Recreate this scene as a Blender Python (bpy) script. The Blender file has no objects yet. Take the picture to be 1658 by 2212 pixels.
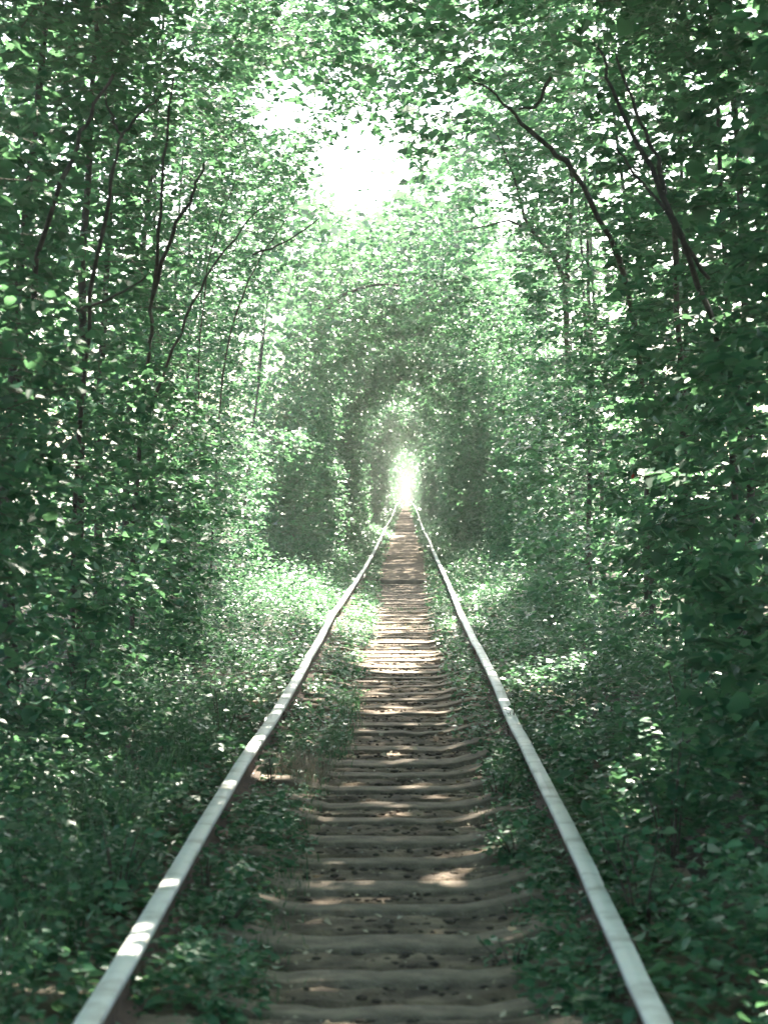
import bpy, math, random
import numpy as np

rng = np.random.default_rng(7)
random.seed(7)
sc = bpy.context.scene
COL = sc.collection

# ------------------------------------------------------------------ camera
CAMZ = 1.67                       # above the sleeper tops
F = 4600.0                        # focal length in units of the 1658 px wide picture
cam_d = bpy.data.cameras.new('camera')
cam = bpy.data.objects.new('camera', cam_d)
COL.objects.link(cam)
cam.location = (0, 0, CAMZ)
cam.rotation_euler = (math.radians(90), 0, 0)
cam_d.sensor_fit = 'HORIZONTAL'
cam_d.sensor_width = 36
cam_d.lens = 36 * F / 1658
cam_d.shift_x = (829 - 877) / 1658
cam_d.shift_y = (1068 - 1105.5) / 1658
cam_d.clip_start = 0.1
cam_d.clip_end = 3000
cam_d.dof.use_dof = True
cam_d.dof.focus_distance = 24
cam_d.dof.aperture_fstop = 6.3
sc.camera = cam

# ------------------------------------------------------------------ light
SUN = np.array([1.0, 6.0, 7.0]); SUN /= np.linalg.norm(SUN)
SX, SY = 1.0 / 7.0, 6.0 / 7.0          # ground shift of a shadow per metre of height
elev = math.asin(SUN[2]); azim = math.atan2(SUN[0], SUN[1])
w = bpy.data.worlds.new('World'); sc.world = w; w.use_nodes = True
nt = w.node_tree; nt.nodes.clear()
sky = nt.nodes.new('ShaderNodeTexSky'); sky.sky_type = 'NISHITA'; sky.sun_disc = False
sky.sun_elevation = elev; sky.sun_rotation = azim
sky.air_density = 1.0; sky.dust_density = 3.0
bg = nt.nodes.new('ShaderNodeBackground'); bg.inputs[1].default_value = 0.11
wo = nt.nodes.new('ShaderNodeOutputWorld')
nt.links.new(sky.outputs[0], bg.inputs[0]); nt.links.new(bg.outputs[0], wo.inputs[0])
sd = bpy.data.lights.new('sun', 'SUN'); sd.energy = 5.0; sd.angle = math.radians(0.55)
sd.color = (1.0, 0.94, 0.80)
so = bpy.data.objects.new('sun', sd); COL.objects.link(so)
from mathutils import Vector, Matrix
so.rotation_euler = Vector(SUN.tolist()).to_track_quat('Z', 'Y').to_euler()
so.location = (5, 30, 40)
sc.view_settings.view_transform = 'Standard'; sc.view_settings.look = 'None'
sc.view_settings.gamma = 1; sc.view_settings.use_curve_mapping = False
sc.view_settings.exposure = 2.8
sc.cycles.max_bounces = 7; sc.cycles.diffuse_bounces = 4; sc.cycles.glossy_bounces = 3
sc.cycles.transmission_bounces = 5; sc.cycles.volume_bounces = 0
sc.cycles.sample_clamp_indirect = 8
HAZE = 0.0009

# ------------------------------------------------------------------ helpers
def tag(o, label=None, cat=None, group=None, kind=None):
    if label: o['label'] = label
    if cat: o['category'] = cat
    if group: o['group'] = group
    if kind: o['kind'] = kind
    return o

def link(name, me, mat=None, parent=None, loc=None):
    o = bpy.data.objects.new(name, me); COL.objects.link(o)
    if mat is not None and me is not None and len(me.materials) == 0: me.materials.append(mat)
    if parent is not None: o.parent = parent
    if loc is not None: o.location = loc
    return o

def empty(name, loc):
    o = bpy.data.objects.new(name, None); COL.objects.link(o); o.location = loc
    o.empty_display_size = 0.3
    return o

def np_mesh(name, V, Fc, smooth=False):
    """V (n,3); Fc (m,k) all the same k"""
    me = bpy.data.meshes.new(name)
    V = np.ascontiguousarray(V, dtype=np.float32); Fc = np.ascontiguousarray(Fc, dtype=np.int32)
    m, k = Fc.shape
    me.vertices.add(len(V)); me.vertices.foreach_set('co', V.ravel())
    me.loops.add(m * k); me.loops.foreach_set('vertex_index', Fc.ravel())
    me.polygons.add(m); me.polygons.foreach_set('loop_start', np.arange(0, m * k, k, dtype=np.int32))
    if smooth: me.polygons.foreach_set('use_smooth', np.ones(m, dtype=bool))
    me.update(calc_edges=True)
    return me

def rnd(n, a, b): return rng.uniform(a, b, n)

_T = rng.random((64, 64, 64)).astype(np.float32)
def noise(p, s):
    """trilinear value noise 0..1, p (n,3) scaled by s"""
    q = np.asarray(p, dtype=np.float64)[:, :3] * s + 1000.0
    i = np.floor(q).astype(int); f = q - i; f = f * f * (3 - 2 * f)
    i0 = i % 64; i1 = (i + 1) % 64
    def g(a, b, c): return _T[a[:, 0] if 0 else a, b, c]
    x0, y0, z0 = i0.T; x1, y1, z1 = i1.T; fx, fy, fz = f.T
    c00 = _T[x0, y0, z0] * (1 - fx) + _T[x1, y0, z0] * fx
    c10 = _T[x0, y1, z0] * (1 - fx) + _T[x1, y1, z0] * fx
    c01 = _T[x0, y0, z1] * (1 - fx) + _T[x1, y0, z1] * fx
    c11 = _T[x0, y1, z1] * (1 - fx) + _T[x1, y1, z1] * fx
    return (c00 * (1 - fy) + c10 * fy) * (1 - fz) + (c01 * (1 - fy) + c11 * fy) * fz

def at(px, py, Z):
    """point at depth Z that the photograph shows at (px,py) in its 1658 px wide copy"""
    return np.array([(px - 877) / F * Z, Z, CAMZ + (1068 - py) / F * Z])

# ------------------------------------------------------------------ materials
def new_mat(name):
    m = bpy.data.materials.new(name); m.use_nodes = True
    n = m.node_tree; n.nodes.clear()
    return m, n

def leaf_mat(name, c1, c2, c3, trans=0.47, tcol=(0.13, 0.29, 0.125), rough=0.42):
    m, n = new_mat(name); N = n.nodes; L = n.links
    geo = N.new('ShaderNodeNewGeometry'); oi = N.new('ShaderNodeObjectInfo')
    add = N.new('ShaderNodeMath'); add.operation = 'ADD'
    L.new(geo.outputs['Random Per Island'], add.inputs[0]); L.new(oi.outputs['Random'], add.inputs[1])
    fr = N.new('ShaderNodeMath'); fr.operation = 'FRACT'; L.new(add.outputs[0], fr.inputs[0])
    cr = N.new('ShaderNodeValToRGB'); cr.color_ramp.elements[0].color = (*c1, 1)
    cr.color_ramp.elements[1].color = (*c3, 1); cr.color_ramp.elements[1].position = 1
    e = cr.color_ramp.elements.new(0.55); e.color = (*c2, 1)
    e = cr.color_ramp.elements.new(0.93); e.color = (*[x * 1.25 for x in c2], 1)
    L.new(fr.outputs[0], cr.inputs[0])
    # blotches over single leaves
    tc = N.new('ShaderNodeTexCoord'); nz = N.new('ShaderNodeTexNoise'); nz.inputs['Scale'].default_value = 26
    L.new(tc.outputs['Object'], nz.inputs['Vector'])
    mx = N.new('ShaderNodeMix'); mx.data_type = 'RGBA'; mx.blend_type = 'MULTIPLY'; mx.inputs[0].default_value = 0.55
    L.new(cr.outputs[0], mx.inputs[6])
    r2 = N.new('ShaderNodeMapRange'); r2.inputs[3].default_value = 0.6; r2.inputs[4].default_value = 1.4
    L.new(nz.outputs[0], r2.inputs[0]); L.new(r2.outputs[0], mx.inputs[7])
    p = N.new('ShaderNodeBsdfPrincipled'); p.inputs['Roughness'].default_value = rough
    p.inputs['Specular IOR Level'].default_value = 0.38
    L.new(mx.outputs[2], p.inputs['Base Color'])
    t = N.new('ShaderNodeBsdfTranslucent')
    m2 = N.new('ShaderNodeMix'); m2.data_type = 'RGBA'; m2.blend_type = 'MULTIPLY'; m2.inputs[0].default_value = 0.6
    m2.inputs[6].default_value = (*tcol, 1)
    r3 = N.new('ShaderNodeMapRange'); r3.inputs[3].default_value = 0.5; r3.inputs[4].default_value = 1.35
    L.new(fr.outputs[0], r3.inputs[0]); L.new(r3.outputs[0], m2.inputs[7]); L.new(m2.outputs[2], t.inputs[0])
    ms = N.new('ShaderNodeMixShader'); ms.inputs[0].default_value = trans
    L.new(p.outputs[0], ms.inputs[1]); L.new(t.outputs[0], ms.inputs[2])
    o = N.new('ShaderNodeOutputMaterial'); L.new(ms.outputs[0], o.inputs[0])
    return m

def rough_mat(name, ca, cb, scale=8, bump=0.3, rough=0.85, metal=0.0, detail=8, bscale=None, cc=None):
    m, n = new_mat(name); N = n.nodes; L = n.links
    tc = N.new('ShaderNodeTexCoord')
    nz = N.new('ShaderNodeTexNoise'); nz.inputs['Scale'].default_value = scale; nz.inputs['Detail'].default_value = detail
    L.new(tc.outputs['Object'], nz.inputs['Vector'])
    cr = N.new('ShaderNodeValToRGB'); cr.color_ramp.elements[0].color = (*ca, 1); cr.color_ramp.elements[1].color = (*cb, 1)
    cr.color_ramp.elements[0].position = 0.32; cr.color_ramp.elements[1].position = 0.68
    if cc is not None:
        e = cr.color_ramp.elements.new(0.5); e.color = (*cc, 1)
    L.new(nz.outputs[0], cr.inputs[0])
    p = N.new('ShaderNodeBsdfPrincipled'); p.inputs['Roughness'].default_value = rough; p.inputs['Metallic'].default_value = metal
    L.new(cr.outputs[0], p.inputs['Base Color'])
    n2 = N.new('ShaderNodeTexNoise'); n2.inputs['Scale'].default_value = bscale or scale * 5; n2.inputs['Detail'].default_value = 6
    L.new(tc.outputs['Object'], n2.inputs['Vector'])
    b = N.new('ShaderNodeBump'); b.inputs['Strength'].default_value = bump; b.inputs['Distance'].default_value = 0.02
    L.new(n2.outputs[0], b.inputs['Height']); L.new(b.outputs[0], p.inputs['Normal'])
    o = N.new('ShaderNodeOutputMaterial'); L.new(p.outputs[0], o.inputs[0])
    return m

M_LEAF = leaf_mat('leaf_hornbeam', (0.010, 0.084, 0.040), (0.022, 0.128, 0.064), (0.085, 0.175, 0.095))
M_LEAFR = leaf_mat('leaf_linden', (0.018, 0.090, 0.046), (0.036, 0.138, 0.076), (0.11, 0.175, 0.105), rough=0.38)
M_HERB = leaf_mat('leaf_herb', (0.024, 0.112, 0.054), (0.055, 0.17, 0.088), (0.17, 0.24, 0.14), trans=0.42, rough=0.34)
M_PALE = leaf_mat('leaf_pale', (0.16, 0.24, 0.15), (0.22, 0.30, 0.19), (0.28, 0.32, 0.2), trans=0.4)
M_RED = leaf_mat('leaf_red', (0.35, 0.05, 0.05), (0.4, 0.07, 0.06), (0.45, 0.1, 0.08), trans=0.3, tcol=(.4, .08, .06))
M_DRY = leaf_mat('leaf_dry', (0.30, 0.23, 0.15), (0.45, 0.38, 0.28), (0.55, 0.50, 0.40), trans=0.2, tcol=(.4, .33, .2), rough=0.7)
M_STRAW = leaf_mat('straw', (0.20, 0.17, 0.13), (0.28, 0.24, 0.18), (0.36, 0.32, 0.25), trans=0.2, tcol=(.3, .27, .2), rough=0.8)
M_GRASS = leaf_mat('grass_blade', (0.030, 0.085, 0.040), (0.05, 0.12, 0.06), (0.10, 0.15, 0.08), trans=0.4)
M_BARK = rough_mat('bark', (0.035, 0.030, 0.026), (0.10, 0.085, 0.07), scale=14, bump=0.7)
M_TWIG = rough_mat('twig_bark', (0.06, 0.045, 0.035), (0.13, 0.10, 0.08), scale=20, bump=0.3)
M_DIRT = rough_mat('trodden_earth', (0.052, 0.036, 0.024), (0.29, 0.212, 0.145), scale=5.5, bump=1.0, rough=0.95, bscale=30, cc=(0.135, 0.096, 0.066))
M_SOIL = rough_mat('forest_soil', (0.030, 0.027, 0.019), (0.085, 0.070, 0.048), scale=3, bump=0.8, rough=1.0)
M_SLEEP = rough_mat('worn_sleeper', (0.12, 0.088, 0.062), (0.29, 0.225, 0.165), scale=9, bump=0.6, rough=0.85, bscale=60)
M_CLOD = rough_mat('earth_clod', (0.035, 0.027, 0.02), (0.12, 0.09, 0.065), scale=20, bump=0.6, rough=1.0)
M_STONE = rough_mat('pale_stone', (0.28, 0.26, 0.22), (0.5, 0.48, 0.43), scale=20, bump=0.4, rough=0.8)
M_RAIL = rough_mat('worn_steel', (0.52, 0.50, 0.45), (0.76, 0.74, 0.69), scale=7, bump=0.12, rough=0.6, metal=0.2, bscale=70, cc=(0.74, 0.74, 0.70))
M_RUST = rough_mat('rusty_steel', (0.045, 0.028, 0.02), (0.14, 0.085, 0.055), scale=18, bump=0.5, rough=0.9)

# ------------------------------------------------------------------ ground levels
def rise(Y):
    t = np.clip((np.asarray(Y, float) - 75) / 115, 0, 1)
    return 0.50 * t * t * (3 - 2 * t)

XC = -0.09      # the track's centre line
def terr(x, Y):
    """soil outside the trodden strip"""
    d = np.abs(x - XC)
    b = np.clip((d - 0.45) / 0.5, 0, 1)
    return rise(Y) - 0.055 + 0.065 * b + 0.05 * np.clip((d - 1.6) / 2, 0, 1) - 0.35 * np.clip((d - 6) / 10, 0, 1)

xs = np.concatenate([[-160, -60, -20, -10], np.arange(-6, 6.01, 0.4), [10, 20, 60, 160]])
ys = np.concatenate([[-60, -10], np.arange(0, 60, 0.8), np.arange(60, 260, 5), [300, 350, 420, 520, 700, 900, 1200]])
GX, GY = np.meshgrid(xs, ys)
P = np.stack([GX.ravel(), GY.ravel(), terr(GX, GY).ravel() - 0.03], 1)
P[:, 2] += (noise(P, 1.3) - 0.5) * 0.05
def grid_faces(nr, nc):
    a = np.arange(nr * nc).reshape(nr, nc)
    return np.stack([a[:-1, :-1], a[:-1, 1:], a[1:, 1:], a[1:, :-1]], -1).reshape(-1, 4)
g = link('ground', np_mesh('ground', P, grid_faces(len(ys), len(xs)), True), M_SOIL)
tag(g, 'dark soil of the forest floor under the plants', None, None, 'structure')

# ------------------------------------------------------------------ sleepers and trodden earth
edge_near = [2260, 2190, 2118, 2045, 1965, 1922, 1864, 1820, 1774, 1743, 1706, 1676, 1652, 1619.5, 1582, 1566, 1541, 1528,
             1512, 1499, 1483, 1472, 1464, 1452.7, 1441, 1426.6, 1418, 1409.5, 1400.6, 1388, 1376, 1367, 1358, 1345,
             1337, 1330.5, 1322, 1317.5, 1312.6, 1303.6, 1295.5, 1290, 1285.7, 1277.6, 1271, 1263]
E = np.array([F * CAMZ / (y - 1068) for y in edge_near])         # near edge of each sleeper, metres out
STEP = F * CAMZ / (1256 - 1068) * 0.985
pitch = np.diff(E)
def sleeper_mesh(half, depth, lift, seed, wear):
    """concave top: low worn middle, ends lifting to the rail seats"""
    r = np.random.default_rng(seed)
    n = 41; x = np.linspace(-half, half, n)
    d = np.abs(x)
    top = lift * np.clip((d - 0.33) / 0.25, 0, 1) ** 1.3
    top = np.where(d > 0.62, lift * 1.0, top)
    ph = r.uniform(0, 6)
    top = top + 0.002 * np.sin(x * 3 + ph) + r.normal(0, 0.0010, n) - wear * np.clip((noise(np.stack([x * 6, x * 0 + seed, x * 0], 1), 1.0) - .72) / .2, 0, 1)
    fy = 0.003 * np.sin(x * 3 + ph) + r.normal(0, 0.0025, n)
    by = depth + 0.01 * np.sin(x * 4 + 2 * ph)
    prof = []
    for k in range(n):
        t = top[k]
        prof.append([(x[k], fy[k], t - 0.14), (x[k], fy[k], t - 0.005 - wear * .3 * r.uniform(.1, 1)),
                     (x[k], fy[k] + 0.005, t - 0.001), (x[k], fy[k] + 0.035, t), (x[k], by[k] - 0.03, t - 0.001), (x[k], by[k], t - 0.02), (x[k], by[k], t - 0.14)])
    V = np.array(prof).reshape(-1, 3); m = 7
    a = np.arange(n * m).reshape(n, m)
    Fc = np.stack([a[:-1, :-1], a[1:, :-1], a[1:, 1:], a[:-1, 1:]], -1).reshape(-1, 4)
    close = np.stack([a[:-1, -1], a[1:, -1], a[1:, 0], a[:-1, 0]], -1)
    e1 = np.array([[a[0, 0], a[0, 1], a[0, 5], a[0, 6]], [a[0, 1], a[0, 2], a[0, 4], a[0, 5]], [a[0, 2], a[0, 3], a[0, 4], a[0, 4]]])
    e2 = np.array([[a[-1, 6], a[-1, 5], a[-1, 1], a[-1, 0]], [a[-1, 5], a[-1, 4], a[-1, 2], a[-1, 1]]])
    return np_mesh('sleeper', V, np.concatenate([Fc, close, e1[:2], e2]), False)

ORD = ['first', 'second', 'third', 'fourth', 'fifth', 'sixth', 'seventh', 'eighth', 'ninth', 'tenth', 'eleventh', 'twelfth',
       'thirteenth', 'fourteenth', 'fifteenth', 'sixteenth', 'seventeenth', 'eighteenth', 'nineteenth', 'twentieth',
       'twenty-first', 'twenty-second', 'twenty-third', 'twenty-fourth', 'twenty-fifth', 'twenty-sixth', 'twenty-seventh',
       'twenty-eighth', 'twenty-ninth', 'thirtieth', 'thirty-first', 'thirty-second', 'thirty-third', 'thirty-fourth']
SG = 'concrete sleepers laid across the track'
depths = []
for i, y0 in enumerate(E):
    if y0 < 6.2: depths.append(.2); continue
    gap = (E[i + 1] - y0) if i + 1 < len(E) else 0.8
    dep = min(max(0.17, 0.36 * gap), 0.25, gap * 0.7); depths.append(dep)
    me = sleeper_mesh(1.30, dep, 0.058, 100 + i, 0.01)
    o = link('sleeper', me, M_SLEEP, loc=(XC, y0, rise(y0)))
    o.rotation_euler = (rng.normal(0, 0.01), rng.normal(0, 0.004), rng.normal(0, 0.006))
    k = i - 5                                    # the one touched by the bright patch
    if k == 0: lab = 'worn sleeper just on the near side of the small bright sun patch'
    elif k < 0: lab = f'worn sleeper, {ORD[-k]} toward the camera from the small bright sun patch' if k < 0 else ''
    elif k < 18: lab = f'worn sleeper, {ORD[k - 1]} beyond the small bright sun patch in the foreground path'
    else: lab = f'thin looking sleeper, {ORD[len(E) - 1 - i]} on the near side of the dark earth step'
    tag(o, lab, 'sleeper', SG)
far_edges = [1154, 1147, 1141, 1119.6, 1115, 1108, 1105, 1100, 1097.6, 1094.7]
fz = []
for y in far_edges:
    Z = 60.0
    for _ in range(40): Z = F * (CAMZ - float(rise(Z)) - 0.02) / (y - 1068)
    fz.append(Z)
for i, Z in enumerate(fz):
    me = sleeper_mesh(1.30, 0.26, 0.03, 300 + i, 0.01)
    o = link('sleeper', me, M_SLEEP, loc=(XC, Z, float(rise(Z)) + 0.05))
    tag(o, f'distant pale sleeper beyond the long earth covered stretch, {ORD[i]} past the earth', 'sleeper', SG)

# near trodden earth: it climbs behind every sleeper to the back of the next
def dirt_z(x, Y):
    i = np.searchsorted(E, Y, side='right') - 1     # sleeper whose near edge is in front of Y
    i = np.clip(i, 0, len(E) - 2)
    y0 = E[i] + np.array(depths)[i]; y1 = E[i + 1]
    t = np.clip((Y - y0) / np.maximum(y1 - y0, 0.05), 0, 1)
    # highest right behind sleeper i, lowest in front of sleeper i+1
    z = -0.002 - 0.006 * t - 0.024 * np.clip((t - .72) / .22, 0, 1) ** 1.5
    z = np.where(Y < y0, -0.042, z)
    z = z - .06 * np.clip((Y - STEP + .9) / .5, 0, 1)
    d = np.abs(x - XC)
    edge = 0.05 * np.clip((d - 0.36) / 0.3, 0, 1) ** 1.2
    return z + edge + rise(Y)
xs = np.arange(-1.0, 0.801, 0.04); ys = np.arange(5.0, STEP, 0.034)
GX, GY = np.meshgrid(xs, ys)
Z = dirt_z(GX.ravel(), GY.ravel())
P = np.stack([GX.ravel(), GY.ravel(), Z], 1)
n1 = noise(P, 3.0); n2 = noise(P, 9.0); n3 = noise(P + 50, 17.0)
P[:, 2] += (n1 - 0.5) * 0.014 + (n2 - 0.5) * 0.018 + (n3 - .5) * .01 - 0.03 * np.clip((n2 - 0.72) / 0.12, 0, 1)
o = link('dirt_path', np_mesh('dirt_path', P, grid_faces(len(ys), len(xs)), True), M_DIRT)
tag(o, 'trodden brown earth between the sleepers', None, None, 'structure')
# far stretch of earth that buries the sleepers and ends in a step
xs = np.arange(-0.86, 0.70, 0.06); ys = np.concatenate([[STEP, STEP + 0.001], np.arange(STEP + 0.06, 60, 0.1), np.arange(60, 240, 0.5)])
GX, GY = np.meshgrid(xs, ys)
P = np.stack([GX.ravel(), GY.ravel(), rise(GY.ravel()) + 0.05], 1)
P[:, 2] += (noise(P, 2.2) - 0.5) * 0.03 + (noise(P, 7.0) - 0.5) * 0.02
P[:, 2] += 0.02 * np.sin(P[:, 1] * 2.2) * (noise(P, .4) - .3) * np.clip((P[:, 1] - 45) / 10, 0, 1)
P[:, 2] -= 0.045 * np.clip((P[:, 1] - 84) / 4, 0, 1)
P[:, 1] = np.where(GY.ravel() < STEP + 0.01, P[:, 1] + 0.02 * np.sin(P[:, 0] * 4), P[:, 1])
nc = len(xs); P[:nc, 2] = -0.15
o = link('earth_bank', np_mesh('earth_bank', P, grid_faces(len(ys), len(xs)), False), M_DIRT)
tag(o, 'long earth covered stretch with a straight dark front step', None, None, 'structure')
# added strip that stands in for the straight brown earth edge of the step
bx = np.linspace(-0.47, 0.40, 18)
V = []
for k, x in enumerate(bx):
    z = 0.062 + 0.003 * math.sin(x * 9)
    V += [(x, -0.03, -0.10), (x, -0.03, z - .006), (x, -0.024, z), (x, 0.02, z), (x, 0.03, -0.10)]
a = np.arange(len(V)).reshape(-1, 5)
Fc = np.stack([a[:-1, :-1], a[1:, :-1], a[1:, 1:], a[:-1, 1:]], -1).reshape(-1, 4)
Fc = np.concatenate([Fc, [[a[0, 0], a[0, 1], a[0, 3], a[0, 4]], [a[-1, 4], a[-1, 3], a[-1, 1], a[-1, 0]]]])
o = link('step_edge_strip', np_mesh('step_edge_strip', np.array(V), Fc), M_SLEEP, loc=(0, STEP - 0.01, 0))
tag(o, 'straight strip added along the dark front step of the earth covered stretch', 'board')

# ------------------------------------------------------------------ rails
RR = np.array([(-5, .7075), (4, .7075), (6.9, .708), (8.2, .715), (10.3, .711), (13.8, .700), (16.6, .703), (18.3, .708), (21.4, .692), (24, .682),
               (27.6, .679), (35.5, .702), (48, .700), (57, .701), (67, .742), (75, .735), (89, .712), (105, .73), (125, .745), (175, .71), (240, .7), (600, .7)])
RL = np.array([(-5, -.8875), (4, -.889), (6.9, -.891), (8.7, -.898), (9.6, -.905), (11.3, -.902), (13.9, -.882), (15.3, -.879), (18.4, -.881), (22, -.888),
               (25.7, -.908), (30, -.885), (35.5, -.862), (46, -.84), (57, -.835), (75, -.87), (99, -.905), (112, -.86), (125, -.84), (175, -.88), (240, -.88), (600, -.88)])
RTOP = 0.204
def rail_x(tab, Y): return np.interp(Y, tab[:, 0], tab[:, 1])
HEAD = [(-.036, -.150), (-.066, -.138), (-.066, -.150)]
prof = np.array([(-.066, -.150), (-.066, -.140), (-.012, -.122), (-.009, -.040), (-.034, -.030), (-.0365, -.008), (-.030, -.0015), (0, 0),
                 (.030, -.0015), (.0365, -.008), (.034, -.030), (.009, -.040), (.012, -.122), (.066, -.140), (.066, -.150)])
def rail(tab, joints, label, nameseed, side):
    root = empty('rail', (tab[0, 1], 0, 0)); ox = tab[0, 1]
    tag(root, label, 'rail', 'rails of the railway track')
    js = [0.5] + joints + [420]
    r = np.random.default_rng(nameseed)
    for a0, a1 in zip(js[:-1], js[1:]):
        yy = np.arange(a0 + 0.006, a1 - 0.006, 0.5 if a1 < 60 else 1.5); yy = np.append(yy, a1 - 0.006)
        cx = rail_x(tab, yy) + 0.002 * np.sin(yy * 1.7 + nameseed) - ox
        cz = rise(yy) + RTOP + 0.004 * np.sin(yy * 0.9 + nameseed) + 0.02 * np.sin(yy / 17.0 + nameseed) * np.clip((yy - 30) / 30, 0, 1)
        nb = r.normal(0, .0012, (len(yy), 1))
        m = len(prof)
        V = np.zeros((len(yy), m, 3))
        V[:, :, 0] = cx[:, None] + prof[None, :, 0] + nb; V[:, :, 1] = yy[:, None]; V[:, :, 2] = cz[:, None] + prof[None, :, 1] + nb
        a = np.arange(len(yy) * m).reshape(len(yy), m)
        b = np.concatenate([a, a[:, :1]], 1)
        Fc = np.stack([b[:-1, :-1], b[:-1, 1:], b[1:, 1:], b[1:, :-1]], -1).reshape(-1, 4)
        me = np_mesh('rail_length', V.reshape(-1, 3), Fc)
        # end caps
        me.materials.append(M_RAIL); me.materials.append(M_RUST)
        pm = np.zeros(len(Fc), dtype=np.int32); col = np.arange(len(Fc)) % m
        pm[(col < 4) | (col > 10)] = 1
        me.polygons.foreach_set('material_index', pm)
        o = link('rail_length', me, None, root)
    for j in joints[:]:
        # fishplate with bolts on the inner face
        cx = float(rail_x(tab, j)) - ox + side * 0.016
        V = []
        for yv in np.linspace(-0.38, 0.38, 9):
            for (dx, dz) in ((-.008, -.118), (-.008, -.045), (.008, -.045), (.008, -.118)): V.append((cx + dx, j + yv, RTOP + float(rise(j)) + dz))
        a = np.arange(36).reshape(9, 4); b = np.concatenate([a, a[:, :1]], 1)
        Fc = np.stack([b[:-1, :-1], b[1:, :-1], b[1:, 1:], b[:-1, 1:]], -1).reshape(-1, 4)
        Fc = np.concatenate([Fc, [a[0, ::-1]], [a[-1]]])
        fp = link('fishplate', np_mesh('fishplate', np.array(V), Fc), M_RUST, root)
    return root
rail(RL, [15.35, 28.6, 63.0, 99.0], 'left steel rail with a dull pale head, passing the dry grass tuft', 3, 1)
rail(RR, [21.4, 35.5, 57.0, 88.0], 'right steel rail with a dull pale head, wavy far down the track', 5, -1)

# ------------------------------------------------------------------ leaves
LEAF6 = np.array([(0, 0, 0), (-.36, .22, .07), (-.40, .58, .09), (0, 1.0, -.10), (.40, .58, .09), (.36, .22, .07)])
LEAF6[:, 2] += np.array([0, .02, .0, .0, .0, .02])
F6 = np.array([(0, 3, 2, 1), (0, 5, 4, 3)])
LEAF4 = np.array([(0, 0, 0), (-.42, .45, .10), (0, 1.0, -.05), (.42, .45, .10)])
F4 = np.array([(0, 1, 2, 3)])
def nrm(v): return v / np.maximum(np.linalg.norm(v, axis=-1, keepdims=True), 1e-9)

def frames(P0, D, size, tilt=0.5, up=None):
    """leaf frames: P0 base, D direction -> s,d,n"""
    n = len(P0)
    U = rng.normal(0, tilt, (n, 3)); U[:, 2] = 1.0
    if up is not None: U = U + up
    D = nrm(D); Nn = nrm(U - (U * D).sum(1, keepdims=True) * D); S = np.cross(D, Nn)
    return dict(p=P0, s=S, d=D, n=Nn, z=np.broadcast_to(size, (n,)).copy() if np.ndim(size) == 0 else size)

def leaf_verts(fr, fine):
    T = LEAF6 if fine else LEAF4; Fa = F6 if fine else F4
    n = len(fr['p']); k = len(T)
    wv = rng.uniform(0.6, 1.25, n)[:, None, None]
    V = fr['p'][:, None, :] + fr['z'][:, None, None] * (fr['s'][:, None, :] * T[None, :, 0:1] * wv + fr['d'][:, None, :] * T[None, :, 1:2] + fr['n'][:, None, :] * T[None, :, 2:3])
    Fc = (np.arange(n) * k)[:, None, None] + Fa[None]
    return V.reshape(-1, 3), Fc.reshape(-1, 4)

def sprays(C, H, L, K, size, tilt=0.45, spread=0.9, twig=True):
    """C centres (n,3), H headings (n,3) unit, L twig length, K leaves per twig -> frames, twig segments"""
    n = len(C); H = nrm(H)
    Lr = L * rng.uniform(0.7, 1.3, n)
    k = np.arange(K)
    t = (k + 0.6) / K
    sag = -0.25
    base = C[:, None, :] + H[:, None, :] * (t[None, :, None] * Lr[:, None, None])
    base[:, :, 2] += sag * (t[None, :] ** 2) * Lr[:, None] * 0.6
    up = np.zeros((n, 3)); up[:, 2] = 1
    S = nrm(np.cross(H, up) + rng.normal(0, .15, (n, 3)))
    sg = np.where(k % 2 == 0, 1.0, -1.0)
    D = H[:, None, :] * rng.uniform(.35, .9, (n, K, 1)) + S[:, None, :] * sg[None, :, None] * spread + rng.normal(0, .22, (n, K, 3))
    D[:, :, 2] -= rng.uniform(0, .45, (n, K))
    sz = size * rng.uniform(.45, 1.32, (n, K)) * rng.uniform(.8, 1.2, (n, 1)) * (1.1 - 0.35 * t[None, :])
    base += rng.normal(0, .012, base.shape)
    fr = frames(base.reshape(-1, 3), D.reshape(-1, 3), sz.reshape(-1), tilt)
    fr['spray'] = np.repeat(np.arange(n), K)
    tw = None
    if twig:
        tip = C + H * Lr[:, None]; tip[:, 2] += sag * Lr * 0.6
        back = C - H * Lr[:, None] * 0.35
        tw = (back, tip)
    return fr, tw

def twig_verts(tw, r0=0.003):
    A, B = tw; n = len(A); d = nrm(B - A)
    s = nrm(np.cross(d, np.array([0.31, .2, 1.0]))); u = np.cross(s, d)
    c = [s, -0.5 * s + .87 * u, -0.5 * s - .87 * u]
    V = np.stack([A + c[0] * r0, A + c[1] * r0, A + c[2] * r0, B + c[0] * r0 * .4, B + c[1] * r0 * .4, B + c[2] * r0 * .4], 1)
    Fq = np.array([(0, 1, 4, 3), (1, 2, 5, 4), (2, 0, 3, 5)])
    return V.reshape(-1, 3), ((np.arange(n) * 6)[:, None, None] + Fq[None]).reshape(-1, 4)

def join(parts):
    Vs, Fs, off = [], [], 0
    for V, Fc in parts:
        Vs.append(V); Fs.append(Fc + off); off += len(V)
    return np.concatenate(Vs), np.concatenate(Fs)

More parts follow.
